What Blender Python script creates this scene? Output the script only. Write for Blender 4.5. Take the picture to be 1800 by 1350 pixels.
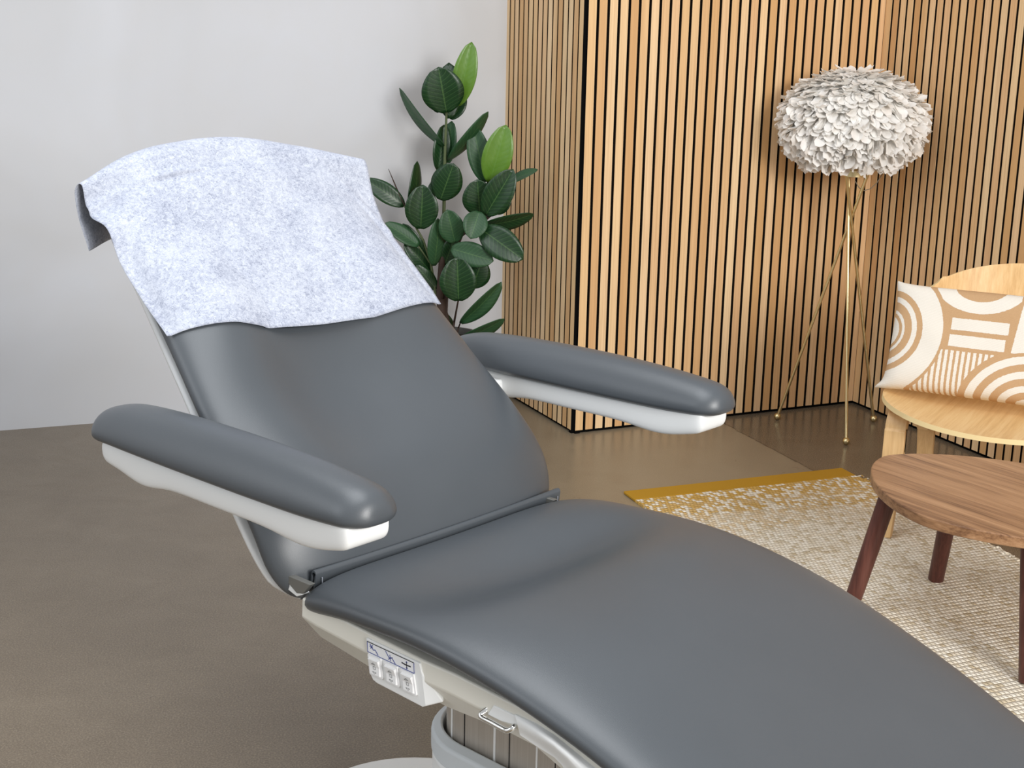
import bpy, bmesh, math, random
from mathutils import Vector, Matrix, noise
R = math.radians
scn = bpy.context.scene
for o in list(bpy.data.objects): bpy.data.objects.remove(o)

# ------------------------------------------------------------------ camera, light, exposure
F_PX, PITCH, ROLL, CAM_H = 2436.34, 0.255251, 0.0201636, 1.43624
cam_d = bpy.data.cameras.new('camera'); cam = bpy.data.objects.new('camera', cam_d)
scn.collection.objects.link(cam); scn.camera = cam
cam_d.sensor_width = 36; cam_d.lens = F_PX / 1800 * 36; cam_d.clip_start = .02
c, s = math.cos(PITCH), math.sin(PITCH)
FWD = Vector((0, c, -s)); UP0 = Vector((0, s, c)); X0 = Vector((1, 0, 0))
c, s = math.cos(ROLL), math.sin(ROLL)
RIGHT = X0 * c + UP0 * s; UP = -X0 * s + UP0 * c
CAM = Vector((0, 0, CAM_H))
cam.matrix_world = Matrix(((RIGHT.x, UP.x, -FWD.x, 0), (RIGHT.y, UP.y, -FWD.y, 0), (RIGHT.z, UP.z, -FWD.z, CAM_H), (0, 0, 0, 1)))

scn.view_settings.view_transform = 'Standard'
scn.view_settings.look = 'None'
scn.view_settings.gamma = 1
scn.view_settings.exposure = 0.42

world = bpy.data.worlds.new('daylight'); scn.world = world; world.use_nodes = True
bg = world.node_tree.nodes['Background']
bg.inputs[0].default_value = (.97, .98, 1.0, 1); bg.inputs[1].default_value = .45

def area(name, loc, target, size, size_y, power, col):
    d = bpy.data.lights.new(name, 'AREA'); d.shape = 'RECTANGLE'; d.size = size; d.size_y = size_y
    d.energy = power; d.color = col
    o = bpy.data.objects.new(name, d); scn.collection.objects.link(o)
    o.location = loc
    o.rotation_euler = (Vector(target) - Vector(loc)).to_track_quat('-Z', 'Y').to_euler()
    return o
# a tall window behind the camera on the right
area('window_light', (2.8, -2.0, 2.5), (.4, 3.8, .7), 2.0, 1.7, 200, (1, .98, .95))
area('skylight', (-.6, 1.9, 3.3), (-.35, 2.0, 0), 2.4, 1.6, 40, (.94, .97, 1))
area('side_fill_light', (-3.4, 1.0, 2.1), (-.2, 2.4, .6), 1.8, 1.4, 15, (.9, .95, 1))  # added fill light from the left, lifts the chair's dark near side

# ------------------------------------------------------------------ helpers
COL = scn.collection
def ray(x, y):
    return FWD + RIGHT * ((x - 900) / F_PX) - UP * ((y - 675) / F_PX)
def at(x, y, Y):
    r = ray(x, y); return CAM + r * (Y / r.y)
def onz(x, y, z):
    r = ray(x, y); return CAM + r * ((z - CAM_H) / r.z)

def mesh_obj(name, verts, faces, mats, parent=None, smooth=True, midx=None, sharp=None, bevel=0, subsurf=0):
    me = bpy.data.meshes.new(name)
    me.from_pydata([tuple(v) for v in verts], [], faces)
    if not isinstance(mats, (list, tuple)): mats = [mats]
    for m in mats: me.materials.append(m)
    bm = bmesh.new(); bm.from_mesh(me)
    if midx:
        bm.faces.ensure_lookup_table()
        for f, i in zip(bm.faces, midx): f.material_index = i
    bmesh.ops.recalc_face_normals(bm, faces=bm.faces)
    bm.to_mesh(me); bm.free()
    for p in me.polygons: p.use_smooth = smooth
    if smooth and sharp is not None:
        me.set_sharp_from_angle(angle=R(sharp))
    o = bpy.data.objects.new(name, me); COL.objects.link(o)
    if parent: o.parent = parent
    if bevel:
        b = o.modifiers.new('bevel', 'BEVEL'); b.width = bevel; b.segments = 3; b.limit_method = 'ANGLE'; b.angle_limit = R(35)
    if subsurf:
        b = o.modifiers.new('subdivision', 'SUBSURF'); b.levels = subsurf; b.render_levels = subsurf
    return o

class MB:
    """collects shapes into ONE mesh object, with a material index per face"""
    def __init__(s): s.v = []; s.f = []; s.m = []
    def add(s, v, f, m=0):
        n = len(s.v); s.v += [Vector(p) for p in v]
        s.f += [tuple(i + n for i in g) for g in f]; s.m += [m] * len(f)
    def box(s, lo, hi, m=0, M=None):
        x0, y0, z0 = lo; x1, y1, z1 = hi
        v = [Vector(p) for p in ((x0,y0,z0),(x1,y0,z0),(x1,y1,z0),(x0,y1,z0),(x0,y0,z1),(x1,y0,z1),(x1,y1,z1),(x0,y1,z1))]
        if M is not None: v = [M @ p for p in v]
        s.add(v, [(0,3,2,1),(4,5,6,7),(0,1,5,4),(1,2,6,5),(2,3,7,6),(3,0,4,7)], m)
    def prism(s, poly, vec, m=0):
        n = len(poly); vec = Vector(vec)
        v = [Vector(p) for p in poly]; v = v + [p + vec for p in v]
        f = [tuple(range(n))[::-1], tuple(range(n, 2 * n))] + [(i, (i + 1) % n, n + (i + 1) % n, n + i) for i in range(n)]
        s.add(v, f, m)
    def tube(s, pts, r, m=0, n=10, cap=True, closed=False):
        pts = [Vector(p) for p in pts]; k = len(pts)
        rr = r if isinstance(r, (list, tuple)) else [r] * k
        T = []
        for i in range(k):
            if closed: a, b = pts[i - 1], pts[(i + 1) % k]
            else: a, b = pts[max(i - 1, 0)], pts[min(i + 1, k - 1)]
            T.append((b - a).normalized())
        ref = Vector((0, 0, 1)) if abs(T[0].z) < .9 else Vector((1, 0, 0))
        N = (ref - T[0] * ref.dot(T[0])).normalized(); v = []
        for i in range(k):
            N = (N - T[i] * N.dot(T[i])).normalized(); B = T[i].cross(N)
            for j in range(n):
                a = 2 * math.pi * j / n
                v.append(pts[i] + (N * math.cos(a) + B * math.sin(a)) * rr[i])
        f = []
        for i in range(k if closed else k - 1):
            for j in range(n):
                q = (i + 1) % k
                f.append((i * n + j, i * n + (j + 1) % n, q * n + (j + 1) % n, q * n + j))
        if cap and not closed: f += [tuple(range(n))[::-1], tuple((k - 1) * n + j for j in range(n))]
        s.add(v, f, m)
    def sphere(s, ctr, r, m=0, n=12):
        v = []; f = []; ctr = Vector(ctr)
        for i in range(n // 2 + 1):
            ph = math.pi * i / (n // 2)
            for j in range(n):
                th = 2 * math.pi * j / n
                v.append(ctr + Vector((math.sin(ph) * math.cos(th), math.sin(ph) * math.sin(th), math.cos(ph))) * r)
        for i in range(n // 2):
            for j in range(n):
                f.append((i*n+j, (i+1)*n+j, (i+1)*n+(j+1)%n, i*n+(j+1)%n))
        s.add(v, f, m)
    def build(s, name, mats, parent=None, smooth=False, sharp=40, bevel=0, subsurf=0, M=None):
        v = [M @ p for p in s.v] if M is not None else s.v
        return mesh_obj(name, v, s.f, mats, parent, smooth, s.m, sharp if smooth else None, bevel, subsurf)

def empty(name, loc=(0, 0, 0), rz=0):
    o = bpy.data.objects.new(name, None); COL.objects.link(o); o.location = loc; o.rotation_euler = (0, 0, rz)
    o.empty_display_size = .1
    return o
def tag(o, label=None, cat=None, group=None, kind=None):
    if label: o['label'] = label
    if cat: o['category'] = cat
    if group: o['group'] = group
    if kind: o['kind'] = kind
    return o

def interp(pts, x):
    """smooth (Catmull-Rom) interpolation through (x, value) pairs"""
    n = len(pts)
    if x <= pts[0][0]: i = 0
    elif x >= pts[-1][0]: i = n - 2
    else: i = max(k for k in range(n - 1) if pts[k][0] <= x)
    x0, y0 = pts[i]; x1, y1 = pts[i + 1]
    def slope(k):
        if k <= 0: return (pts[1][1] - pts[0][1]) / (pts[1][0] - pts[0][0])
        if k >= n - 1: return (pts[-1][1] - pts[-2][1]) / (pts[-1][0] - pts[-2][0])
        return (pts[k + 1][1] - pts[k - 1][1]) / (pts[k + 1][0] - pts[k - 1][0])
    h = x1 - x0; t = (x - x0) / h; m0 = slope(i) * h; m1 = slope(i + 1) * h
    if t < 0: return y0 + m0 * t
    if t > 1: return y1 + m1 * (t - 1)
    return (2*t**3-3*t*t+1)*y0 + (t**3-2*t*t+t)*m0 + (-2*t**3+3*t*t)*y1 + (t**3-t*t)*m1

class Path:
    """a smooth path in the x-z plane by arc length"""
    def __init__(s, pts):
        P = [Vector((p[0], 0, p[1])) for p in pts]; L = [0]
        for a, b in zip(P, P[1:]): L.append(L[-1] + (b - a).length)
        s.len = L[-1]
        s.X = [(l, p.x) for l, p in zip(L, P)]; s.Z = [(l, p.z) for l, p in zip(L, P)]
    def at(s, u): return Vector((interp(s.X, u), 0, interp(s.Z, u)))
    def frame(s, u):
        a = s.at(max(u - .03, 0)); b = s.at(min(u + .03, s.len)); T = (b - a).normalized()
        return s.at(u), T, Vector((-T.z, 0, T.x))

def spread(n, k=1.0):
    """-1..1, denser at the ends"""
    return [math.sin(math.pi / 2 * (2 * i / n - 1)) * k + (2 * i / n - 1) * (1 - k) for i in range(n + 1)]

def pad(name, path, u0, u1, w, top, bot, mat, parent, yc=0, pt=8, qt=2.2, ps=14, qs=2.2, nu=60, nv=32, flip=1, ph=6, M=None):
    """closed cushion lofted along a path: w(u) half width, top(u,t)/bot(u,t) heights either side of the path"""
    S = spread(nu, .9); T = spread(nv, .9); v = []; f = []
    um, uh = (u0 + u1) / 2, (u1 - u0) / 2
    def pt_at(s, t, side):
        u = um + uh * s
        C0, Tn, N = path.frame(u)
        ws = (1 - abs(s) ** ps) ** (1 / qs) if abs(s) < 1 else 0
        rnd = .82 + .18 * ws                                     # rounded plan corners
        e = ((1 - abs(t) ** pt) if abs(t) < 1 else 0) ** (1 / qt) * ws ** .8
        h = top(u, t) * e if side else -bot(u, t) * e
        return C0 + Vector((0, yc + w(u) * rnd * t, 0)) + N * (h * flip)
    A = {}; B = {}
    for i, s_ in enumerate(S):
        for j, t_ in enumerate(T):
            edge = i in (0, nu) or j in (0, nv)
            A[i, j] = len(v); v.append(pt_at(s_, t_, 1))
            if edge: B[i, j] = A[i, j]
            else: B[i, j] = len(v); v.append(pt_at(s_, t_, 0))
    for i in range(nu):
        for j in range(nv):
            f.append((A[i, j], A[i + 1, j], A[i + 1, j + 1], A[i, j + 1]))
            g = (B[i, j + 1], B[i + 1, j + 1], B[i + 1, j], B[i, j])
            f.append(g)
    if M is not None: v = [M @ p for p in v]
    return mesh_obj(name, v, f, mat, parent, True)

# ------------------------------------------------------------------ materials
def mat(name, col=(.8, .8, .8), rough=.5, metal=0, spec=.5, **kw):
    m = bpy.data.materials.new(name); m.use_nodes = True
    b = m.node_tree.nodes['Principled BSDF']
    b.inputs['Base Color'].default_value = (*col, 1); b.inputs['Roughness'].default_value = rough
    b.inputs['Metallic'].default_value = metal; b.inputs['Specular IOR Level'].default_value = spec
    for k, val in kw.items(): b.inputs[k].default_value = val
    m['n'] = 0
    return m
def srgb(r, g, b):
    return tuple(((v / 255 / 12.92) if v / 255 <= .04045 else ((v / 255 + .055) / 1.055) ** 2.4) for v in (r, g, b))
class NT:
    """tiny node-graph helper"""
    def __init__(s, m): s.t = m.node_tree; s.b = s.t.nodes['Principled BSDF']
    def new(s, typ, ins=None, **props):
        n = s.t.nodes.new(typ)
        for k, v in props.items(): setattr(n, k, v)
        for k, v in (ins or {}).items(): s.set(n.inputs[k], v)
        return n
    def set(s, sock, v):
        if isinstance(v, bpy.types.NodeSocket): s.t.links.new(v, sock)
        else:
            if sock.type == 'RGBA' and len(v) == 3: v = (*v, 1)
            sock.default_value = v
    def math(s, op, a, b=None, c=None, clamp=False):
        n = s.new('ShaderNodeMath', operation=op, use_clamp=clamp); s.set(n.inputs[0], a)
        if b is not None: s.set(n.inputs[1], b)
        if c is not None: s.set(n.inputs[2], c)
        return n.outputs[0]
    def mix(s, fac, a, b, blend='MIX'):
        n = s.new('ShaderNodeMix', data_type='RGBA', blend_type=blend)
        s.set(n.inputs[0], fac); s.set(n.inputs[6], a); s.set(n.inputs[7], b); return n.outputs[2]
    def ramp(s, fac, stops):
        n = s.new('ShaderNodeValToRGB'); s.set(n.inputs[0], fac); e = n.color_ramp.elements
        while len(e) < len(stops): e.new(.5)
        for el, (p, col) in zip(e, stops): el.position = p; el.color = (*col, 1) if len(col) == 3 else col
        return n.outputs[0]
    def obj(s): return s.new('ShaderNodeTexCoord').outputs['Object']
    def mapped(s, scale=(1, 1, 1), rot=(0, 0, 0), loc=(0, 0, 0)):
        return s.new('ShaderNodeMapping', {'Vector': s.obj(), 'Scale': scale, 'Rotation': rot, 'Location': loc}).outputs[0]
    def noise(s, vec, scale, detail=3, rough=.5, out=0, **k):
        return s.new('ShaderNodeTexNoise', {'Vector': vec, 'Scale': scale, 'Detail': detail, 'Roughness': rough, **k}).outputs[out]
    def bump(s, h, strength=.3, dist=.001, nrm=None):
        n = s.new('ShaderNodeBump', {'Height': h, 'Strength': strength, 'Distance': dist})
        if nrm: s.set(n.inputs['Normal'], nrm)
        return n.outputs[0]
    def base(s, v): s.set(s.b.inputs['Base Color'], v)
    def rough(s, v): s.set(s.b.inputs['Roughness'], v)
    def nrm(s, v): s.set(s.b.inputs['Normal'], v)
    def sep(s, v): return s.new('ShaderNodeSeparateXYZ', {0: v}).outputs

# grey vinyl
M_vinyl = mat('grey_vinyl', srgb(74, 78, 83), .4, spec=.65); n = NT(M_vinyl)
v = n.obj(); g1 = n.noise(v, 900, 2, .6); g2 = n.noise(v, 2600, 2, .6)
vo = n.new('ShaderNodeTexVoronoi', {'Vector': v, 'Scale': 1100}).outputs[0]
h = n.math('ADD', n.math('MULTIPLY', g1, .6), n.math('MULTIPLY', vo, .5))
n.nrm(n.bump(h, .22, .0006))
n.base(n.mix(n.noise(v, 6, 3), srgb(70, 75, 80), srgb(77, 82, 87)))
n.rough(n.math('ADD', .32, n.math('MULTIPLY', g2, .14)))
# thread, dark inside of the fold
M_dark = mat('dark_gap', (.012, .012, .014), .8)
M_thread = mat('pale_thread', srgb(150, 155, 165), .7)
# white plastic
M_white = mat('white_plastic', srgb(236, 238, 238), .38, spec=.5); n = NT(M_white)
n.nrm(n.bump(n.noise(n.obj(), 1500, 2), .08, .0004))
M_cream = mat('cream_plastic', srgb(226, 224, 214), .42)
M_palegrey = mat('pale_grey_plastic', srgb(210, 217, 222), .45)
M_greymetal = mat('grey_hinge_metal', srgb(128, 128, 124), .4, .5)
M_button = mat('white_button', srgb(240, 241, 242), .35)
M_label = mat('label_foil', srgb(238, 240, 243), .3)
M_blue = mat('blue_print', srgb(70, 82, 150), .5)
M_black = mat('black_print', srgb(30, 32, 40), .5)
M_greyprint = mat('grey_print', srgb(125, 128, 128), .5)
M_chrome = mat('chrome', srgb(225, 225, 222), .12, 1)
M_steel = mat('brushed_steel', srgb(190, 184, 176), .38, .5); n = NT(M_steel)
st = n.noise(n.mapped((400, 400, 4)), 1, 3, .6); n.rough(n.math('ADD', .3, n.math('MULTIPLY', st, .25)))
n.base(n.mix(st, srgb(170, 162, 152), srgb(204, 198, 190)))
# non-woven paper
M_paper = mat('nonwoven_paper', srgb(226, 230, 238), .85, spec=.2); n = NT(M_paper)
v = n.mapped((1, 1, 1))
f1 = n.noise(n.mapped((1.0, .45, 1.0)), 420, 4, .75, Distortion=2.5)
f2 = n.noise(v, 130, 4, .6, Distortion=1.0); f3 = n.noise(v, 14, 3, .6)
ff = n.math('ADD', n.math('MULTIPLY', f1, .55), n.math('ADD', n.math('MULTIPLY', f2, .3), n.math('MULTIPLY', f3, .15)))
n.base(n.ramp(ff, [(.38, srgb(122, 128, 146)), (.47, srgb(164, 170, 186)), (.57, srgb(196, 201, 212))]))
n.nrm(n.bump(ff, .35, .0006))
n.b.inputs['Subsurface Weight'].default_value = 0
# plaster
M_plaster = mat('plaster', srgb(203, 202, 204), .85, spec=.25); n = NT(M_plaster)
v = n.obj(); a = n.noise(v, 1.1, 3, .55, Distortion=.6); b_ = n.noise(v, 5, 5, .6, Distortion=1.0)
cc = n.mix(n.ramp(a, [(.35, (0, 0, 0)), (.68, (1, 1, 1))]), srgb(199, 201, 205), srgb(213, 217, 225))
cc = n.mix(n.math('MULTIPLY', b_, .35), cc, srgb(208, 206, 202)); n.base(cc)
n.nrm(n.bump(n.math('ADD', n.noise(v, 9, 4), n.math('MULTIPLY', n.noise(v, 160, 3), .15)), .12, .004))
# polished concrete floor
M_floor = mat('polished_concrete', srgb(128, 115, 98), .35, spec=.5); n = NT(M_floor)
v = n.obj(); a = n.noise(v, 1.3, 5, .62, Distortion=.5); b_ = n.noise(v, 6, 6, .7, Distortion=.8)
d_ = n.noise(n.mapped((1.0, 1.9, 1), rot=(0, 0, R(-12))), 3.0, 6, .68, Distortion=.6); g = n.noise(v, 260, 3, .7)
cc = n.ramp(n.math('ADD', n.math('MULTIPLY', a, .5), n.math('MULTIPLY', d_, .5)),
            [(.33, srgb(98, 85, 69)), (.5, srgb(114, 101, 84)), (.66, srgb(130, 117, 99))])
cc = n.mix(n.math('MULTIPLY', n.ramp(b_, [(.45, (0,0,0)), (.7, (1,1,1))]), .3), cc, srgb(92, 80, 68))
cc = n.mix(.5, cc, n.ramp(g, [(.32, srgb(66, 57, 46)), (.5, srgb(110, 98, 82)), (.68, srgb(158, 146, 126))]))
# floor left of the joint is paler and duller, the paleness fading further left
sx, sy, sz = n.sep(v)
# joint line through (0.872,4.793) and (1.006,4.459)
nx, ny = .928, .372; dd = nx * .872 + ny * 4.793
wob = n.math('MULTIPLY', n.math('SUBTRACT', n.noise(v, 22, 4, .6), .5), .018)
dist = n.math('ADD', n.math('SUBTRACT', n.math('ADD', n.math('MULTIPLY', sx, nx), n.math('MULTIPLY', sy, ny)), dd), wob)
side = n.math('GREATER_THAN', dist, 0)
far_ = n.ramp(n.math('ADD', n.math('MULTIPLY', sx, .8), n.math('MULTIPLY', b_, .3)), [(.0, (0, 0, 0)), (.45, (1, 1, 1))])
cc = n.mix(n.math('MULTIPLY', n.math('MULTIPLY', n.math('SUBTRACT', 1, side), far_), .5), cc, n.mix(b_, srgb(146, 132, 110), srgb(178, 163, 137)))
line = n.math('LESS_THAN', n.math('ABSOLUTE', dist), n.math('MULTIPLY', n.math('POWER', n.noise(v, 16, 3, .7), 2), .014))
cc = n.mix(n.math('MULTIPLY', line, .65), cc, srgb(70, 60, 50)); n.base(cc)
n.rough(n.math('ADD', n.math('MULTIPLY', b_, .22), n.math('SUBTRACT', .20, n.math('MULTIPLY', side, .08))))
n.nrm(n.bump(n.math('ADD', n.noise(v, 3, 4), n.math('MULTIPLY', g, .08)), .10, .003))

def wood(name, c1, c2, c3, along='x', rough=.45, fine=420, broad=34, spec=.4, contrast=1.0):
    """straight-grained wood; the grain runs along one local axis"""
    m = mat(name, c1, rough, spec=spec); n = NT(m); v = n.obj(); ax_i = 'xyz'.index(along)
    def sc(cross, lng): q = [cross] * 3; q[ax_i] = lng; return tuple(q)
    def nz(q, d, dist): return n.noise(n.new('ShaderNodeVectorMath', {0: v, 1: q}, operation='MULTIPLY').outputs[0], 1, d, .6, Distortion=dist)
    a = nz(sc(broad, 1.3), 3, .4); b = nz(sc(fine * .35, 5), 3, .2); f = nz(sc(fine, 14), 2, 0)
    t = n.math('ADD', n.math('MULTIPLY', a, .5), n.math('ADD', n.math('MULTIPLY', b, .3), n.math('MULTIPLY', f, .2)))
    w_ = .16 / contrast
    n.base(n.ramp(t, [(.5 - w_, c3), (.5, c1), (.5 + w_, c2)])); n.nrm(n.bump(f, .1, .0004)); return m
M_table = wood('walnut_veneer', srgb(160, 120, 86), srgb(184, 144, 108), srgb(112, 78, 54), 'x', .42, contrast=1.25)
M_tleg = wood('dark_walnut_leg', srgb(88, 50, 42), srgb(108, 66, 56), srgb(62, 34, 28), 'z', .40)
M_birch = wood('oak_veneer_seat', srgb(228, 190, 134), srgb(238, 206, 154), srgb(210, 168, 112), 'x', .42, 300, 60)
M_birch_back = wood('oak_veneer_back', srgb(228, 190, 134), srgb(238, 206, 154), srgb(210, 168, 112), 'z', .42, 300, 60)
M_birch_leg = wood('bent_beech', srgb(222, 184, 132), srgb(230, 196, 146), srgb(206, 166, 116), 'z', .42)
M_ply = mat('plywood_edge', srgb(238, 214, 160), .5)
M_brass = mat('brass', srgb(226, 208, 160), .3, 1)
M_cord = mat('clear_cord', srgb(120, 110, 92), .4)

def slat_mat(name):
    m = mat(name, srgb(226, 186, 132), .55, spec=.3); n = NT(m); v = n.obj(); sx, sy, sz = n.sep(v)
    idx = n.math('FLOOR', n.math('DIVIDE', n.math('SUBTRACT', sx, .0067), .04))
    wn = n.new('ShaderNodeTexWhiteNoise', {1: idx}, noise_dimensions='1D').outputs
    w2 = n.new('ShaderNodeTexWhiteNoise', {1: n.math('ADD', idx, 71.3)}, noise_dimensions='1D').outputs[0]
    cc = n.ramp(wn[0], [(.0, srgb(216, 172, 118)), (.5, srgb(232, 194, 142)), (1, srgb(247, 218, 174))])
    cc = n.mix(n.math('MULTIPLY', w2, .3), cc, srgb(228, 182, 150))
    off = n.new('ShaderNodeCombineXYZ', {0: 0, 1: 0, 2: n.math('MULTIPLY', wn[0], 40)}).outputs[0]
    vv = n.new('ShaderNodeVectorMath', {0: v, 1: off}, operation='ADD').outputs[0]
    gr = n.noise(n.new('ShaderNodeVectorMath', {0: vv, 1: (160, 160, 2.2)}, operation='MULTIPLY').outputs[0], 1, 4, .6)
    gb = n.noise(n.new('ShaderNodeVectorMath', {0: vv, 1: (12, 12, 1.3)}, operation='MULTIPLY').outputs[0], 1, 3, .6)
    cc = n.mix(n.math('MULTIPLY', n.ramp(gr, [(.4, (0, 0, 0)), (.75, (1, 1, 1))]), .45), cc, srgb(186, 138, 90))
    cc = n.mix(n.math('MULTIPLY', n.ramp(gb, [(.5, (0, 0, 0)), (.75, (1, 1, 1))]), .4), cc, srgb(200, 152, 108))
    n.base(cc); n.nrm(n.bump(gr, .1, .0004)); return m
M_slat = slat_mat('oak_slat')
M_felt = mat('black_felt', (.004, .004, .004), .95, spec=.05)
M_mdf = mat('dark_slat_core', (.022, .015, .010), .8, spec=.1)

# ------------------------------------------------------------------ the room
A_MAIN = .418713
C0 = Vector((.22147, 4.80333, 0)); um = Vector((math.cos(A_MAIN), math.sin(A_MAIN), 0))
LM = 1.2345; C1 = C0 + um * LM
a_l = 2.006011; ul = Vector((math.cos(a_l), math.sin(a_l), 0))
a_r = -1.161435; ur = Vector((math.cos(a_r), math.sin(a_r), 0))
LL = .635; CI = C0 + ul * LL
HW = 2.7

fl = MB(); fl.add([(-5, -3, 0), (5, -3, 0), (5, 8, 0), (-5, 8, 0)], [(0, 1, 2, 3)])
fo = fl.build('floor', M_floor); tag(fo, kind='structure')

def slat_wall(name, origin, ang, first, length, side, lead=None, lap=0):
    """slats along local +x starting at gap centre `first`; side=+1 when the room lies on local -y"""
    mb = MB(); y0, y1 = (0, .011 * side)
    lo, hi = min(y0, y1), max(y0, y1)
    back = .03 * side
    p = .04; g = .0054
    edges = []; x = first
    xs0 = lead if lead is not None else 0.0005
    edges.append((xs0, first - g)); k = 0
    while x + g < length:
        e = min(x + p - g, length)
        edges.append((x + g, e)); x += p
    for a, b in edges:
        if b - a > .004:
            yv = (0, .0012) if side > 0 else (-.0012, 0)
            mb.box((a, yv[0], .012), (b, yv[1], HW), 0)
            yb = (.0012, .011) if side > 0 else (-.011, -.0012)
            mb.box((a, yb[0], .012), (b, yb[1], HW), 2)
    f0, f1 = sorted((.0105 * side, back))
    mb.box((-lap, f0, 0), (length + .02, f1, HW), 1)
    o = mb.build(name, [M_slat, M_felt, M_mdf]); o.location = origin; o.rotation_euler = (0, 0, ang)
    tag(o, kind='structure'); return o
slat_wall('wall_middle', C0, A_MAIN, .0467, LM, 1, .0114)
slat_wall('wall_right', C1, a_r, .0415, 2.6, 1, .002, .03)
slat_wall('wall_left_return', C0, a_l, .0479, LL, -1, .0135)
# plaster wall on the left
PD = (CI - Vector((-1.812, 4.704, 0))).normalized()
po = MB(); po.box((-4.2, 0, 0), (0.03, .12, HW), 0)
w = po.build('wall_left', M_plaster); w.location = CI; w.rotation_euler = (0, 0, math.atan2(PD.y, PD.x)); tag(w, kind='structure')

# ------------------------------------------------------------------ treatment chair (local x: towards the feet, y: far side)
TH = R(-43); O = Vector((-.11, 2.165, 0))
CH = empty('treatment_chair', O, TH)
tag(CH, 'grey upholstered reclining treatment chair with white shell and two armrests on a lift column', 'treatment chair')

MCH = Matrix.Translation(O) @ Matrix.Rotation(TH, 4, 'Z'); MCI = MCH.inverted()
def side(x, y, Y):
    """point of the chair's own upright plane y = Y seen at image position x, y"""
    o = MCI @ CAM; d = MCI.to_3x3() @ ray(x, y); return o + d * ((Y - o.y) / d.y)
seat_p = Path([(-.012, .600), (.03, .622), (.08, .636), (.15, .645), (.27, .651), (.38, .646), (.49, .631), (.6, .606), (.74, .560), (.88, .506), (1.02, .446), (1.16, .38)])
TS = .068
def seat_w(u): return interp([(0, .305), (.1, .318), (.3, .323), (.6, .322), (.9, .312), (1.25, .28)], u)
def gs(x, c, w_): return math.exp(-((x - c) / w_) ** 2)
def seat_top(u, t):
    q = max(0, 1 - t * t)
    d = -.052 * gs(u, .215, .10) * q ** .9 + .014 * gs(u, .50, .15) * q - .006 * gs(u, .85, .2) * q
    d += -.004 * gs(u, .05, .08) * q
    return .035 + d
seat = pad('seat_cushion', seat_p, 0, seat_p.len, seat_w, seat_top, lambda u, t: .040, M_vinyl, CH, nu=90, nv=44, pt=5.5, qt=2.0, ps=26, qs=2.2)
# (path runs mid-thickness: shift down)
seat.location = (0, 0, -.034)

back_p = Path([(-.005, .592), (-.022, .640), (-.052, .700), (-.112, .764), (-.205, .846), (-.285, .918), (-.39, 1.010), (-.47, 1.080), (-.53, 1.132), (-.57, 1.165)])
def back_w(u): return interp([(0, .300), (.08, .320), (.2, .317), (.34, .303), (.5, .285), (.65, .272), (.82, .264)], u)
def back_top(u, t):
    q = max(0, 1 - t * t)
    ch = 1 - max(0, min(1, (u - .56) / .12))
    d = .004 * q - .022 * gs(u, .34, .11) * q + .014 * gs(u, .16, .07) * q + .008 * gs(u, .50, .07) * q
    d += ch * (.013 * gs(t, -.66, .22) - .016 * gs(t, -.15, .35) + .006 * gs(t, .62, .25)) * min(1, u / .2)
    d += .030 * max(0, min(1, (u - .62) / .18)) ** 1.5 * q
    d += -.008 * gs(t, .15, .28) * gs(u, .4, .12) 
    return .042 + d
back = pad('backrest_cushion', back_p, 0, back_p.len, back_w, back_top, lambda u, t: .036, M_vinyl, CH, nu=80, nv=44, pt=6, qt=2.0, ps=20, qs=2.2, flip=-1)
back.location = (-.028, 0, -.028)
# white shell behind the backrest
shell_p = Path([(-.045, .545), (-.065, .580), (-.105, .632), (-.185, .712), (-.285, .806), (-.385, .893), (-.49, .984), (-.57, 1.055), (-.62, 1.10)])
def shell_w(u): return interp([(0, .262), (.06, .304), (.2, .304), (.34, .288), (.5, .268), (.65, .250), (.8, .24)], u)
pad('backrest_shell', shell_p, 0, shell_p.len, shell_w, lambda u, t: .010, lambda u, t: .03, M_white, CH, nu=50, nv=24, pt=8, qt=2.2, ps=16, flip=-1)

# rolled vinyl flap in the joint between seat and backrest
fl = MB(); prof = []
for k in range(25):
    q = k / 24
    # teardrop fold: up the back side, round the lip, down the front
    if q < .45: a_ = q / .45; prof.append((-.036 + .030 * a_ + .006 * math.sin(a_ * 3.1), .566 + .052 * a_ ** 1.2))
    elif q < .62: a_ = (q - .45) / .17 * math.pi; prof.append((-.0005 - .0055 * math.cos(a_), .618 + .006 * math.sin(a_)))
    else: a_ = (q - .62) / .38; prof.append((.005 + .002 * math.sin(a_ * 3.1) - .012 * a_, .618 - .046 * a_))
inner = [(x - .0035 * (1 if i > 14 else -1 if i < 11 else 0), z - (.0035 if 8 < i < 17 else 0)) for i, (x, z) in enumerate(prof)]
ny_ = 60; ya, yb = -.272, .290
vs = []; fs = []
for i in range(ny_ + 1):
    y = ya + (yb - ya) * i / ny_
    dz = -.004 * math.sin(math.pi * i / ny_)
    for (x, z) in prof: vs.append((x, y, z + dz))
    for (x, z) in inner: vs.append((x, y, z + dz))
m_ = len(prof)
for i in range(ny_):
    for k in range(m_ - 1):
        a0 = i * 2 * m_ + k; a1 = a0 + 2 * m_
        fs.append((a0, a1, a1 + 1, a0 + 1)); fs.append((a0 + m_, a0 + m_ + 1, a1 + m_ + 1, a1 + m_))
for e in (0, ny_):
    for k in range(m_ - 1):
        a0 = e * 2 * m_ + k; fs.append((a0, a0 + 1, a0 + m_ + 1, a0 + m_))
flap = mesh_obj('vinyl_flap', vs, fs, M_vinyl, CH, True, None, 50)
for yy in (ya + .010, yb - .010):
    st = MB(); st.tube([(.0075, yy, .612), (.0075, yy, .600), (.0072, yy, .588), (.006, yy, .578)], .0009, 0, 6)
    st.build('stitching', M_thread, flap, True)

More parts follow.
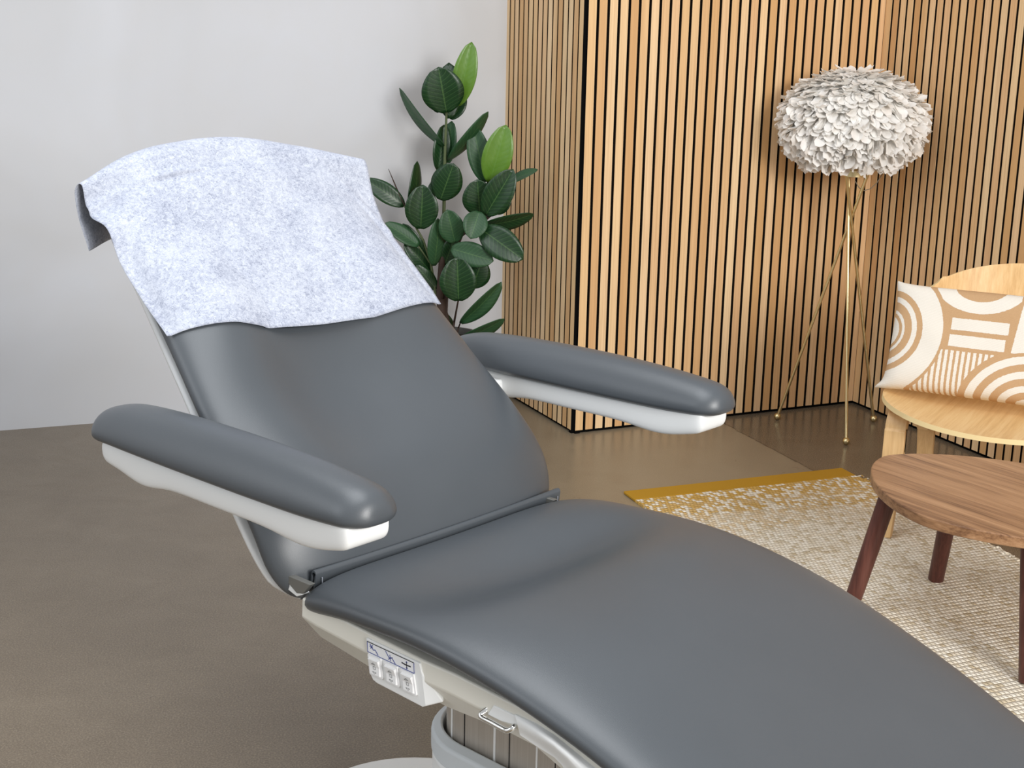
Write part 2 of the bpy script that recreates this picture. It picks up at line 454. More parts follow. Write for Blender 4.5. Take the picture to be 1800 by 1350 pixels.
# seat frame under the cushion
FT = [(529, 1064), (560, 1082), (640, 1124), (740, 1175), (797, 1200), (865, 1235), (920, 1263), (970, 1293), (1042, 1350), (1130, 1415), (1300, 1540)]
FB = [(538, 1100), (565, 1121), (648, 1172), (745, 1220), (783, 1242), (840, 1265), (897, 1289), (940, 1311), (1010, 1372), (1100, 1440), (1270, 1560)]
vs = []; fs = []
for k, (a, b) in enumerate(zip(FT, FB)):
    pa = side(*a, -.302); pb = side(*b, -.268)
    tp = pa.z + .012
    if k == 0: pb.x = pa.x + .006
    pm = Vector((pa.x * .8 + pb.x * .2, -.303, pa.z - .018))
    vs += [(pa.x, -.300, tp), tuple(pm), (pb.x, -.268, pb.z), (pb.x, .268, pb.z), (pm.x, .303, pm.z), (pa.x, .300, tp)]
nf = len(FT)
for i in range(nf - 1):
    for k in range(6):
        a0 = i * 6 + k; a1 = i * 6 + (k + 1) % 6; fs.append((a0, a1, a1 + 6, a0 + 6))
fs += [tuple(range(6)), tuple(range(nf * 6 - 6, nf * 6))[::-1]]
sf = mesh_obj('seat_frame', vs, fs, M_cream, CH, True, None, 25, bevel=.003)
# hinge bracket under the joint
W_ = [side(x, y, -.296) for x, y in ((463, 962), (480, 1000), (489, 1023), (521, 1049), (531, 1046), (498, 1016), (489, 1001), (474, 970))]
G_ = [side(x, y, -.2975) for x, y in ((489, 1004), (508, 1012), (546, 1028), (532, 1044), (521, 1043), (501, 1019))]
for sy_ in (-1, 1):
    hb = MB(); in_ = 0 if sy_ < 0 else .035
    hb.prism([(p.x, p.y * -sy_ - in_, p.z) for p in W_], (0, .016 * -sy_, 0), 1)
    hb.prism([(p.x, p.y * -sy_ - in_, p.z) for p in G_], (0, .010 * -sy_, 0), 0)
    hb.build('hinge_bracket', [M_greymetal, M_white], CH, False, bevel=.0015)

# armrests
def armrest(sy):
    yc = .388 * sy
    # white body: profile lofted in plan with rounded ends
    bp = Path([(-.335, .775), (-.1, .774), (.12, .780), (.262, .793)])
    def bw(u): return .040
    L = bp.len
    def bt(u, t): return .018 
    def bb(u, t):
        x = -.335 + u
        return .022 + .013 * gs(x, -.225, .06) + .011 * gs(x, .175, .07)
    body = pad('armrest', bp, 0, L, bw, bt, bb, M_white, CH, yc, nu=90, nv=26, pt=16, qt=2.0, ps=44, qs=2.0)
    pp = Path([(-.372, .794), (-.345, .797), (-.28, .800), (-.1, .803), (.1, .806), (.18, .808), (.25, .812), (.288, .815)])
    LP = pp.len
    def pw(u):
        q = u / LP
        base_ = interp([(0, .047), (.2, .054), (.5, .055), (.8, .052), (1, .047)], q)
        e_ = max(0, (abs(2 * q - 1) - .87) / .13)
        return base_ * (.30 + .70 * math.sqrt(max(0, 1 - min(1, e_) ** 2.2)))
    def ptop(u, t):
        q = u / LP
        return interp([(0, .034), (.15, .050), (.5, .057), (.8, .052), (1, .036)], q) * (1 - .25 * t * t)
    p_ = pad('armrest_pad', pp, 0, LP, pw, ptop, lambda u, t: .016, M_vinyl, body, yc, nu=90, nv=30, pt=3.0, qt=2.0, ps=22, qs=2.0)
    br = MB()
    a0, a1 = sorted((.27 * sy, .372 * sy))
    br.box((-.30, a0, .752), (-.20, a1, .778), 0)
    br.box((-.30, min(.27*sy, .285*sy), .735), (-.20, max(.27*sy, .285*sy), .80), 0)
    br.build('arm_bracket', M_white, body, False, bevel=.006)
    tag(body, 'white armrest body with grey vinyl pad on the ' + ('near' if sy < 0 else 'far') + ' side')
armrest(-1); armrest(1)

# control box with three rocker switches
Yf = -.304
face = [side(x, y, Yf) for x, y in ((643, 1121), (737, 1166), (741, 1182), (748, 1241), (742, 1243), (662, 1201), (655, 1195), (651, 1186))]
apex = [side(741, 1182, -.303), side(780, 1235, -.292), side(768, 1238, -.280)]
bk = [Vector((p.x + (.004 if k in (0, 7) else 0), -.262, p.z)) for k, p in enumerate(face)]
vs = face + bk + [side(779, 1234, -.292), side(752, 1248, -.27)]
nfc = len(face)
fs = [tuple(range(nfc)), tuple(range(nfc, 2 * nfc))[::-1]] + [(i, (i + 1) % nfc, nfc + (i + 1) % nfc, nfc + i) for i in range(nfc) if i not in (2, 3)]
fs += [(2, 16, 3), (3, 16, 4), (2, nfc + 2, 16), (16, nfc + 2, nfc + 3), (16, nfc + 3, nfc + 4), (16, nfc + 4, 4)]
ctl = mesh_obj('control_panel', vs, fs, M_white, CH, False, bevel=.0015)
# frame of the panel face: label corner, along the label, down the label
LT_, RT_, LB_ = side(646, 1127, Yf), side(728, 1165, Yf), side(647, 1145, Yf)
ex = (RT_ - LT_); ez = (LB_ - LT_); ey = Vector((0, -1, 0)); PW = ex.length; PH = ez.length; ex.normalize(); ez.normalize()
def on_face(a, b, d=0): return LT_ + ex * a + ez * b + ey * d
def face_poly(mb, pts, d, th, m): mb.prism([on_face(a, b, d) for a, b in pts], ey * th, m)
def face_line(mb, pts, wd, d, m, th=.0003):
    for (a0, b0), (a1, b1) in zip(pts, pts[1:]):
        L_ = math.hypot(a1 - a0, b1 - b0) or 1; nx_, ny2 = -(b1 - b0) / L_ * wd / 2, (a1 - a0) / L_ * wd / 2
        face_poly(mb, [(a0 + nx_, b0 + ny2), (a1 + nx_, b1 + ny2), (a1 - nx_, b1 - ny2), (a0 - nx_, b0 - ny2)], d, th, m)
lb = MB()
face_poly(lb, [(0, 0), (PW, 0), (PW, PH), (0, PH)], -.0004, .0009, 0)
face_line(lb, [(0, 0), (PW, 0)], .0011, .0006, 2)
face_line(lb, [(PW, 0), (PW, PH), (0, PH), (0, 0)], .0010, .0006, 1)
# pictograms in units of the label size
def pict(pts, wd, m): face_line(lb, [(a * PW, b * PH) for a, b in pts], wd, .0006, m)
pict([(.06, .12), (.13, .60), (.17, .50), (.23, .90)], .0013, 1); pict([(.07, .55), (.12, .15)], .0012, 1); pict([(.05, .35), (.12, .40)], .0010, 1)
pict([(.40, .10), (.47, .62), (.53, .50), (.60, .95)], .0012, 1); pict([(.49, .30), (.50, .90)], .0010, 1); pict([(.45, .80), (.55, .45)], .0010, 1)
pict([(.74, .50), (.82, .55), (.93, .52)], .0018, 2); pict([(.845, .2), (.845, .9)], .0010, 2)
pict([(.83, .32), (.845, .18), (.86, .32)], .0008, 1); pict([(.83, .78), (.845, .92), (.86, .78)], .0008, 1)
lb.build('switch_label', [M_label, M_blue, M_black], ctl)
SW = [[(648, 1148), (671, 1158), (675, 1194), (652, 1184)], [(676, 1161), (700, 1172), (704, 1208), (682, 1198)], [(705, 1174), (729, 1185), (734, 1223), (711, 1213)]]
for q4 in SW:
    c4 = [side(x, y, Yf) for x, y in q4]
    def sp(a, b, d=0):
        return (c4[0] * (1 - a) + c4[1] * a) * (1 - b) + (c4[3] * (1 - a) + c4[2] * a) * b + ey * d
    sb = MB()
    sb.prism([sp(.04, .0, -.001), sp(.96, .0, -.001), sp(1, .05, -.001), sp(1, .95, -.001), sp(.95, 1, -.001), (sp(.05, 1, -.001)), sp(0, .95, -.001), sp(0, .05, -.001)], ey * .0035, 0)
    vs = [sp(.10, .12, .002), sp(.90, .12, .002), sp(.90, .5, .002), sp(.90, .92, .002), sp(.10, .92, .002), sp(.10, .5, .002),
          sp(.13, .16, .0062), sp(.86, .16, .0062), sp(.86, .5, .0036), sp(.86, .88, .0050), sp(.13, .88, .0050), sp(.13, .5, .0036)]
    sb.add(vs, [(0, 1, 7, 6), (1, 2, 8, 7), (2, 3, 9, 8), (3, 4, 10, 9), (4, 5, 11, 10), (5, 0, 6, 11), (6, 7, 8, 11), (11, 8, 9, 10)], 0)
    def mark(pts, d):
        for (a0, b0), (a1, b1) in zip(pts, pts[1:]):
            p0, p1 = sp(a0, b0, d), sp(a1, b1, d); t_ = (p1 - p0).normalized(); w_ = t_.cross(ey) * .00035
            sb.prism([p0 + w_, p1 + w_, p1 - w_, p0 - w_], ey * .0003, 1)
    mark([(.36, .36), (.50, .28), (.64, .36), (.36, .36)], .0055); mark([(.36, .74), (.64, .74), (.5, .84), (.36, .74)], .0046)
    mark([(.42, .48), (.58, .48), (.58, .62), (.42, .62), (.42, .48)], .0040)
    sb.build('rocker_switch', [M_button, M_greyprint], ctl, False, bevel=.0005)

# chrome wire handle in a shallow recess
hd = MB()
hp = [side(863, 1243, -.296), side(853, 1249, -.303), side(846, 1255, -.308), side(847, 1261, -.310), side(862, 1269, -.311), side(884, 1281, -.311), side(893, 1284, -.311), side(902, 1279, -.307), side(911, 1269, -.296)]
HP = []
for i in range(len(hp) - 1):
    for q in range(6):
        t_ = i + q / 6
        HP.append(tuple(interp([(k, hp[k][c_]) for k in range(len(hp))], t_) for c_ in range(3)))
HP.append(hp[-1])
hd.tube(HP, .0038, 0, 12); hd.build('wire_handle', M_chrome, CH, True, 60)
rc = MB(); rc.prism([side(x, y, -.3035) for x, y in ((867, 1240), (913, 1262), (908, 1276), (880, 1268), (856, 1256))], (0, .008, 0), 0)
rc.build('handle_recess', M_white, CH, False, bevel=.0015)

# flared skirt that sweeps down over the column towards the feet
KA = [(905, 1256), (940, 1273), (972, 1293), (1005, 1320), (1042, 1350), (1085, 1384)]
KB = [(914, 1292), (945, 1313), (974, 1331), (988, 1345), (998, 1364), (1020, 1398)]
vs = []; fs = []
for i, (a, b) in enumerate(zip(KA, KB)):
    bul = (.002, .006, .012, .012, .008, .004)[i]
    for q in range(9):
        t_ = q / 8; p = side(a[0] + (b[0] - a[0]) * t_, a[1] + (b[1] - a[1]) * t_, -.304 - bul * math.sin(math.pi * min(1, t_ * 1.2)) ); vs.append(tuple(p))
    for q in range(9):
        t_ = 1 - q / 8; p = side(a[0] + (b[0] - a[0]) * t_, a[1] + (b[1] - a[1]) * t_, -.304); vs.append((p.x, -.285, p.z))
for i in range(len(KA) - 1):
    for k in range(18):
        a0 = i * 18 + k; a1 = i * 18 + (k + 1) % 18; fs.append((a0, a1, a1 + 18, a0 + 18))
fs += [tuple(range(18)), tuple(range(len(KA) * 18 - 18, len(KA) * 18))[::-1]]
mesh_obj('frame_skirt', vs, fs, M_white, CH, True, None, 50)

# lift column, cover and base
def stadium(x0, x1, r, n=14):
    pts = []
    for k in range(n + 1):
        a_ = math.pi / 2 + math.pi * k / n; pts.append((x0 + r + r * math.cos(a_), r * math.sin(a_)))
    for k in range(n + 1):
        a_ = -math.pi / 2 + math.pi * k / n; pts.append((x1 - r + r * math.cos(a_), r * math.sin(a_)))
    return pts
def extr(mb, outline, z0, z1, m=0): mb.prism([(x, y, z0) for x, y in outline], (0, 0, z1 - z0), m)
colm = MB(); extr(colm, stadium(.055, .46, .098, 24), .06, .545)
co = colm.build('lift_column', M_steel, CH, True, 30)
tr = MB()
for px_, w_, m_2 in ((794.5, .0035, 0), (816.5, .0014, 1), (870, .0045, 0), (896, .0014, 1), (945, .0035, 0), (978, .0014, 1)):
    x_ = side(px_, 1290, -.098).x
    for it_ in range(3):
        y_ = -.098 if x_ > .153 else -math.sqrt(max(0, .098 ** 2 - (x_ - .153) ** 2))
        x_ = side(px_, 1290, y_).x
    tr.box((x_ - w_ / 2, y_ - .0009, .28), (x_ + w_ / 2, y_ + .004, .54), m_2)
tr.build('column_trim', [M_white, M_dark], co)
cv = MB(); extr(cv, stadium(.034, .50, .126, 24), .03, .285)
cvo = cv.build('column_cover', M_white, CH, True, 30, bevel=.006)
rg = MB(); o1 = stadium(.032, .502, .128, 24); i1 = stadium(.049, .466, .104, 24); n1 = len(o1)
vs = [(x, y, .285) for x, y in o1] + [(x, y, .322) for x, y in o1] + [(x, y, .328) for x, y in i1] + [(x, y, .285) for x, y in i1]
fs = []
for k in range(n1):
    k2 = (k + 1) % n1
    for l in range(4): fs.append((l * n1 + k, l * n1 + k2, ((l + 1) % 4) * n1 + k2, ((l + 1) % 4) * n1 + k))
rg.add(vs, fs, 0); rg.build('cover_collar', M_palegrey, cvo, True, 40, bevel=.005)
bs = MB()
def rrect(x0, x1, yh, r, n=12):
    pts = []
    for cx_, cy_, a0 in ((x1 - r, yh - r, 0), (x0 + r, yh - r, 90), (x0 + r, -yh + r, 180), (x1 - r, -yh + r, 270)):
        for k in range(n + 1):
            a_ = R(a0 + 90 * k / n); pts.append((cx_ + r * math.cos(a_), cy_ + r * math.sin(a_)))
    return pts
extr(bs, rrect(-.315, .85, .235, .22), 0, .032); bs.build('base_plate', M_white, CH, True, 30, bevel=.008)

def lift_off(p, clear=.004):
    """push a point out of the backrest cushion"""
    q = Vector((p.x + .028, p.y, p.z + .028)); best = None
    for k in range(90):
        u = back_p.len * k / 89; C_, T_, N_ = back_p.frame(u); d_ = Vector((q.x, 0, q.z)) - C_
        if best is None or abs(d_.dot(T_)) < best[0]: best = (abs(d_.dot(T_)), u, C_, N_)
    _, u, C_, N_ = best; N_ = -N_
    s_ = 2 * u / back_p.len - 1; ws = (1 - abs(s_) ** 20) ** (1 / 2.2) if abs(s_) < 1 else 0
    t = p.y / (back_w(u) * (.82 + .18 * ws))
    if abs(t) >= 1: return p
    e = (1 - abs(t) ** 6) ** (1 / 2.0) * ws ** .8; need = back_top(u, t) * e + clear
    h = (Vector((q.x, 0, q.z)) - C_).dot(N_)
    if h < need and h > -.02: return p + N_ * (need - h)
    return p
# ------------------------------------------------------------------ paper sheet over the head end
rows = [  # near, near-mid, mid, far-mid, far : local points, from the lower edge upwards
    [(-.343, -.292, .933), (-.298, -.13, .930), (-.290, 0, .922), (-.287, .13, .919), (-.309, .29, .915)],
    [(-.391, -.292, .967), (-.378, -.13, 1.006), (-.370, 0, 1.002), (-.362, .14, .996), (-.365, .29, .964)],
    [(-.470, -.292, 1.035), (-.470, -.14, 1.093), (-.462, 0, 1.092), (-.447, .14, 1.080), (-.418, .29, 1.008)],
    [(-.507, -.292, 1.090), (-.520, -.15, 1.140), (-.515, 0, 1.142), (-.502, .15, 1.132), (-.462, .29, 1.046)],
    [(-.560, -.294, 1.108), (-.540, -.16, 1.166), (-.545, 0, 1.172), (-.530, .16, 1.160), (-.504, .292, 1.101)],
    [(-.576, -.294, 1.156), (-.578, -.17, 1.203), (-.584, 0, 1.216), (-.560, .16, 1.196), (-.528, .292, 1.168)],
    [(-.592, -.298, 1.146), (-.615, -.17, 1.196), (-.622, 0, 1.210), (-.605, .17, 1.190), (-.565, .295, 1.150)],
    [(-.598, -.290, 1.095), (-.650, -.17, 1.130), (-.660, 0, 1.140), (-.645, .17, 1.125), (-.600, .300, 1.090)],
    [(-.590, -.280, 1.040), (-.655, -.17, 1.050), (-.668, 0, 1.050), (-.655, .17, 1.045), (-.600, .290, 1.030)]]
nr, ncx = len(rows) - 1, 4; NU, NV = 110, 96
vs = []
def surf(a, b):
    pr = []
    for c_ in range(3):
        colv = [(j, interp([(i, rows[i][j][c_]) for i in range(nr + 1)], a)) for j in range(5)]
        pr.append(interp(colv, b))
    return Vector(pr)
for i in range(NU + 1):
    a_ = nr * i / NU
    for j in range(NV + 1):
        b_ = 4 * j / NV; p = surf(a_, b_)
        wv = noise.noise(Vector((p.x * 9, p.y * 7, p.z * 9))) * .0035 + noise.noise(Vector((p.x * 28, p.y * 18, 3))) * .0012
        # soft horizontal fold across the left half, a diagonal one on the right
        fold = .005 * gs(a_, 4.1 - .10 * b_ * b_, .16) * max(0, 1 - max(0, b_ - 2.6)) 
        fold += .004 * gs(a_ - (4.9 - 1.9 * (b_ - 2.9)), 0, .22) * (1 if b_ > 2.9 else 0) * min(1, (b_ - 2.9) * 3)
        nrm = Vector((.70, 0, .71)); edge = min(1, i / 6) 
        ripple = .0012 * math.sin(b_ * 5.3 + 1.2) * (1 - min(1, i / 14))
        q_ = p + nrm * (wv * (.5 + .5 * edge) + fold + ripple)
        vs.append(lift_off(q_) if a_ < 5.3 else q_)
fs = [(i * (NV + 1) + j, (i + 1) * (NV + 1) + j, (i + 1) * (NV + 1) + j + 1, i * (NV + 1) + j + 1) for i in range(NU) for j in range(NV)]
ps = mesh_obj('paper_sheet', vs, fs, M_paper, None, True)
ps.location = O; ps.rotation_euler = (0, 0, TH)
sd = ps.modifiers.new('thickness', 'SOLIDIFY'); sd.thickness = .0008; sd.offset = 1
tag(ps, 'white non-woven paper sheet draped over the head end of the grey treatment chair', 'paper sheet')

# ------------------------------------------------------------------ floor lamp
LC = Vector((1.187, 4.94, 0))
LAMP = empty('floor_lamp', LC); tag(LAMP, 'tripod floor lamp with thin brass legs and a round white feather shade', 'floor lamp')
feet = [Vector((1.006, 5.047, .012)), Vector((1.196, 4.739, .012)), Vector((1.369, 5.043, .012))]
tops = [Vector((1.236, 4.912, .945)), Vector((1.190, 4.985, .945)), Vector((1.152, 4.915, .945))]
offs = [Vector((0, -.009, 0)), Vector((-.008, .005, 0)), Vector((.006, .008, 0))]
offs = [Vector((.004, .010, 0)), Vector((-.004, -.006, 0)), Vector((.008, -.004, 0))]
for f_, t_, o_ in zip(feet, tops, offs):
    m_b = MB(); m_b.tube([f_ - LC, (f_ + t_) / 2 + o_ * .5 - LC, t_ + o_ - LC], .0058, 0, 12)
    lg = m_b.build('leg', M_brass, LAMP, True, 60)
    m_b = MB(); m_b.sphere(f_ - LC + Vector((0, 0, .002)), .0135, 0, 16); m_b.build('ball_foot', M_brass, lg, True)
hbm = MB(); ring = [(.045 * math.cos(a_ * math.pi / 16), .045 * math.sin(a_ * math.pi / 16)) for a_ in range(32)]
hbm.prism([(x + .008, y - .005, .934) for x, y in ring], (0, 0, .022)); hbm.tube([(.008, -.005, .95), (.008, -.005, 1.02)], .012, 0, 12); hbm.build('hub', M_brass, LAMP, True, 40)
cr = MB(); cpts = [at(x, y, 4.93) - LC for x, y in ((1503, 318), (1510, 330), (1519, 335), (1530, 332), (1541, 322), (1550, 308), (1558, 292))]
cr.tube(cpts, .0016, 0, 6); cr.build('cord', M_cord, LAMP, True)
# shade: core plus overlapping feathers
M_feather = mat('white_feather', srgb(252, 250, 246), .8, spec=.15); n = NT(M_feather)
n.base(n.mix(n.noise(n.obj(), 30, 2), srgb(250, 247, 242), srgb(254, 253, 251)))
tl = n.new('ShaderNodeBsdfTranslucent', {0: srgb(245, 240, 230)}); mx = n.new('ShaderNodeMixShader', {0: .35})
out = [q for q in n.t.nodes if q.type == 'OUTPUT_MATERIAL'][0]
mx.inputs[0].default_value = .12
n.t.links.new(n.b.outputs[0], mx.inputs[1]); n.t.links.new(tl.outputs[0], mx.inputs[2]); n.t.links.new(mx.outputs[0], out.inputs[0])
random.seed(5)
SC = Vector((-.012, 0, 1.134)); ax, az = .214, .158
core = MB(); cvs = []; cfs = []
for i in range(13):
    ph = math.pi * i / 12
    for j in range(24):
        th = 2 * math.pi * j / 24; cvs.append(SC + Vector((ax * math.sin(ph) * math.cos(th), ax * math.sin(ph) * math.sin(th), az * math.cos(ph))))
for i in range(12):
    for j in range(24): cfs.append((i*24+j, (i+1)*24+j, (i+1)*24+(j+1)%24, i*24+(j+1)%24))
core.add(cvs, cfs)
rowsn = 26
for i in range(rowsn):
    ph = math.pi * (i + .5) / rowsn
    cnt = max(6, int(118 * math.sin(ph)))
    for j in range(cnt):
        if ph > 2.48: continue
        th = 2 * math.pi * (j + random.random() * .8) / cnt
        p_ = ph + random.uniform(-.06, .06)
        nv_ = Vector((math.sin(p_) * math.cos(th), math.sin(p_) * math.sin(th), math.cos(p_)))
        base_ = SC + Vector((ax * nv_.x, ax * nv_.y, az * nv_.z)) * 1.01
        N_ = Vector((nv_.x / ax, nv_.y / ax, nv_.z / az)).normalized()
        down = Vector((0, 0, -1)); dt = (down - N_ * down.dot(N_))
        rad = Vector((math.cos(th), math.sin(th), 0))
        top_f = max(0, math.cos(p_))
        # lie flat and outward near the top, spike outward at the waist, droop below
        dr = (N_ * (.40 - .20 * top_f) + (rad - N_ * rad.dot(N_)) * (.9 * top_f) + dt * (.30 if p_ < 1.9 else .08) + Vector((random.uniform(-.34, .34), random.uniform(-.34, .34), random.uniform(-.2, .2)))).normalized()
        Ln = random.uniform(.040, .060); Wd = random.uniform(.014, .022)
        sd_ = dr.cross(N_);
        if sd_.length < .05: sd_ = dr.cross(Vector((1, 0, 0)))
        sd_ = (sd_.normalized() + N_ * random.uniform(-.2, .2)).normalized(); nn = sd_.cross(dr).normalized()
        curl = random.uniform(-.012, .022)
        vv = []; K = 5
        for k in range(K + 1):
            t_ = k / K; wk = Wd * (.35 + .65 * math.sin(min(1, t_ * 1.25) * math.pi * .5)) * (1 if t_ < .9 else .62)
            q = base_ + dr * Ln * t_ + nn * curl * t_ * t_ + Vector((0, 0, -.010)) * t_ * t_
            vv += [q - sd_ * wk + nn * .004 * t_ * random.uniform(.4, 1.4), q - nn * .002, q + sd_ * wk + nn * .004 * t_ * random.uniform(.4, 1.4)]
        ff = []
        for k in range(K):
            a0 = k * 3; ff += [(a0, a0 + 1, a0 + 4, a0 + 3), (a0 + 1, a0 + 2, a0 + 5, a0 + 4)]
        core.add(vv, ff)
sh = mesh_obj('feather_shade', core.v, core.f, M_feather, LAMP, True)

# ------------------------------------------------------------------ plant
PB = Vector((-.262, 5.0, 0))
PLANT = empty('potted_plant', PB); tag(PLANT, 'tall rubber plant with dark green leaves and two bright green ones by the plaster wall', 'plant')
def leaf_mat(name, c1, c2, rough):
    m = mat(name, c1, rough, spec=.55); n = NT(m); v = n.obj()
    nz = n.noise(v, 22, 3); n.base(n.mix(nz, c1, c2)); at_ = n.new('ShaderNodeAttribute', attribute_name='leaf_coord').outputs['Vector']; lx, ly, lz = n.sep(at_)
    ax2 = n.math('ABSOLUTE', lx)
    ph_ = n.math('FRACT', n.math('SUBTRACT', n.math('MULTIPLY', ly, 11), n.math('MULTIPLY', ax2, 2.2)))
    vein = n.math('LESS_THAN', n.math('ABSOLUTE', n.math('SUBTRACT', ph_, .5)), .07)
    mid_ = n.math('LESS_THAN', ax2, .04)
    n.base(n.mix(n.math('MULTIPLY', mid_, .22), n.mix(n.math('MULTIPLY', vein, .16), n.mix(nz, c1, c2), srgb(96, 140, 80)), srgb(110, 150, 84)))
    n.nrm(n.bump(n.math('ADD', n.noise(v, 60, 2), n.math('MULTIPLY', n.math('ABSOLUTE', n.math('SUBTRACT', ph_, .5)), .8)), .25, .0014)); return m
M_leaf = leaf_mat('dark_leaf', srgb(10, 42, 18), srgb(20, 62, 26), .36)
M_leaf_y = leaf_mat('young_leaf', srgb(80, 122, 32), srgb(104, 142, 52), .35)
M_leaf_d = leaf_mat('dull_leaf', srgb(30, 66, 38), srgb(44, 84, 50), .48)
M_stem = mat('green_stem', srgb(84, 96, 60), .6); M_bark = mat('brown_bark', srgb(62, 46, 38), .8)
M_pot = mat('grey_pot', srgb(90, 88, 84), .6); M_soil = mat('soil', srgb(50, 38, 30), .95)
def zp(X, Y_): return (600 + X / 2.368, 50 + Y_ / 2.368)
random.seed(11)
def leaf(b, t, wpx, Yb=5.0, Yt=None, m=None, face=1.0, bend=.0, name='leaf'):
    """b,t in crop coordinates; wpx visible width; face: 1 flat to the room, 0 edge on"""
    Yt = Yb - .03 if Yt is None else Yt
    B = at(*zp(*b), Yb); T = at(*zp(*t), Yt); ax_ = T - B; L = ax_.length; ax_n = ax_.normalized()
    view = (CAM - B).normalized(); sd_ = ax_n.cross(view).normalized(); nn = sd_.cross(ax_n).normalized()
    wpx_m = wpx * 1.14 / 2.368 / F_PX * 5.05
    real = max(wpx_m, min(L * .42, .075)); cosr = min(1, wpx_m / real)
    rot = math.acos(cosr) * random.choice((-1, 1)); sd2 = sd_ * math.cos(rot) + nn * math.sin(rot); n2 = sd2.cross(ax_n).normalized()
    if n2.dot(view) < 0: n2 = -n2
    K = 14; J = 6; vs = []; fs = []; cup = random.choice((-.12, .12, .3))
    for k in range(K + 1):
        q = k / K
        wk = real / 2 * (math.sin(math.pi * min(1, q * .96 + .02) ** .95) ** .62)
        if k == K: wk = .0008
        c_ = B + ax_ * q + n2 * (bend * math.sin(math.pi * q) + .05 * L * math.sin(math.pi * q))
        for j in range(J + 1):
            s_ = 2 * j / J - 1
            vs.append(c_ + sd2 * wk * s_ + n2 * (abs(s_) ** 1.5 * wk * cup - (.0012 if j == J // 2 else 0)))
    for k in range(K):
        for j in range(J):
            a0 = k * (J + 1) + j; fs.append((a0, a0 + 1, a0 + J + 2, a0 + J + 1))
    vs = [v_ - PB for v_ in vs]
    o = mesh_obj(name, vs, fs, m or M_leaf, PLANT, True)
    la = o.data.attributes.new('leaf_coord', 'FLOAT_VECTOR', 'POINT')
    for k in range(K + 1):
        for j in range(J + 1): la.data[k * (J + 1) + j].vector = (2 * j / J - 1, k / K, 0)
    sm = o.modifiers.new('thickness', 'SOLIDIFY'); sm.thickness = .0012; sm.offset = 0
    return o
LV = [((486, 320), (543, 56), 84, 4.98, 4.96, M_leaf_y), ((438, 350), (404, 160), 150, 4.97, 4.93, None), ((452, 375), (448, 142), 92, 5.02, 5.05, None), ((455, 378), (512, 270), 60, 5.03, 5.05, None),
      ((405, 350), (385, 260), 50, 5.03, 5.05, None),
      ((428, 490), (242, 248), 34, 5.0, 5.02, M_leaf_d), ((448, 548), (612, 346), 44, 4.99, 4.95, M_leaf_d), ((402, 590), (428, 400), 66, 5.02, 5.04, None), ((446, 560), (460, 385), 56, 5.03, 5.05, M_leaf_d),
      ((598, 640), (548, 402), 84, 4.98, 4.98, M_leaf_d), ((618, 642), (686, 401), 106, 4.94, 4.92, M_leaf_y), ((412, 714), (468, 562), 112, 4.93, 4.90, None), ((286, 785), (316, 552), 44, 5.0, 5.0, None),
      ((330, 834), (340, 650), 120, 4.97, 4.95, None), ((262, 738), (100, 628), 70, 5.0, 5.0, None), ((577, 778), (566, 628), 118, 4.95, 4.92, None), ((600, 778), (716, 586), 104, 4.91, 4.88, None),
      ((610, 690), (702, 598), 76, 4.97, 4.97, None), ((690, 648), (818, 588), 30, 4.95, 4.93, M_leaf_d), ((574, 762), (538, 876), 88, 4.90, 4.86, M_leaf_d), ((592, 820), (802, 772), 52, 4.93, 4.90, None),
      ((578, 832), (757, 962), 112, 4.90, 4.86, None), ((474, 892), (440, 754), 92, 4.96, 4.94, M_leaf_d), ((458, 916), (634, 968), 88, 4.91, 4.88, M_leaf_d), ((488, 1134), (482, 950), 132, 4.88, 4.86, None),
      ((545, 1080), (588, 962), 96, 4.93, 4.92, None), ((496, 1226), (667, 1055), 58, 4.95, 4.92, M_leaf_d), ((500, 1290), (679, 1208), 44, 4.95, 4.92, M_leaf_d), ((322, 904), (180, 810), 58, 4.99, 4.98, M_leaf_d),
      ((350, 965), (256, 812), 58, 5.02, 5.0, None), ((372, 1012), (262, 888), 64, 5.03, 5.0, None), ((386, 988), (402, 790), 64, 4.98, 4.96, M_leaf_d), ((396, 1086), (312, 985), 56, 5.0, 4.98, None),
      ((412, 690), (372, 640), 60, 5.03, 5.03, None), ((430, 985), (475, 860), 62, 5.0, 4.98, None), ((560, 1000), (480, 930), 60, 5.0, 5.0, None), ((640, 770), (705, 700), 50, 4.97, 4.95, None),
      ((500, 1330), (600, 1400), 60, 4.95, 4.92, None), ((400, 1200), (330, 1300), 70, 5.02, 5.0, None), ((440, 1290), (420, 1180), 70, 5.05, 5.05, None)]
for L_ in LV: leaf(L_[0], L_[1], L_[2], L_[3], L_[4], L_[5])
sprout = MB(); sprout.tube([at(*zp(*p), 5.0) - PB for p in ((268, 745), (240, 690), (215, 630), (196, 585))], [.003, .003, .002, .0008], 0, 6); sprout.build('leaf_sheath', M_bark, PLANT, True)
def stem(pts, r, m, Y=5.0):
    b = MB(); P_ = [at(*zp(p[0], p[1]), p[2] if len(p) > 2 else Y) - PB for p in pts]
    b.tube(P_, [r[0] + (r[1] - r[0]) * i / (len(P_) - 1) for i in range(len(P_))], 0, 8); return b.build('stem', m, PLANT, True)
tb = MB(); P_ = [Vector((0, 0, .30)), Vector((-.005, 0, .45)), at(*zp(408, 1140), 5.0) - PB, at(*zp(425, 870), 5.0) - PB]
tb.tube(P_, [.017, .016, .0145, .011], 0, 10); tb.build('trunk', M_bark, PLANT, True)
tb = MB(); P_ = [Vector((.03, .02, .30)), at(*zp(430, 1180), 5.02) - PB, at(*zp(440, 1000), 5.02) - PB, at(*zp(500, 860), 4.98) - PB, at(*zp(600, 795), 4.95) - PB, at(*zp(642, 760), 4.95) - PB]
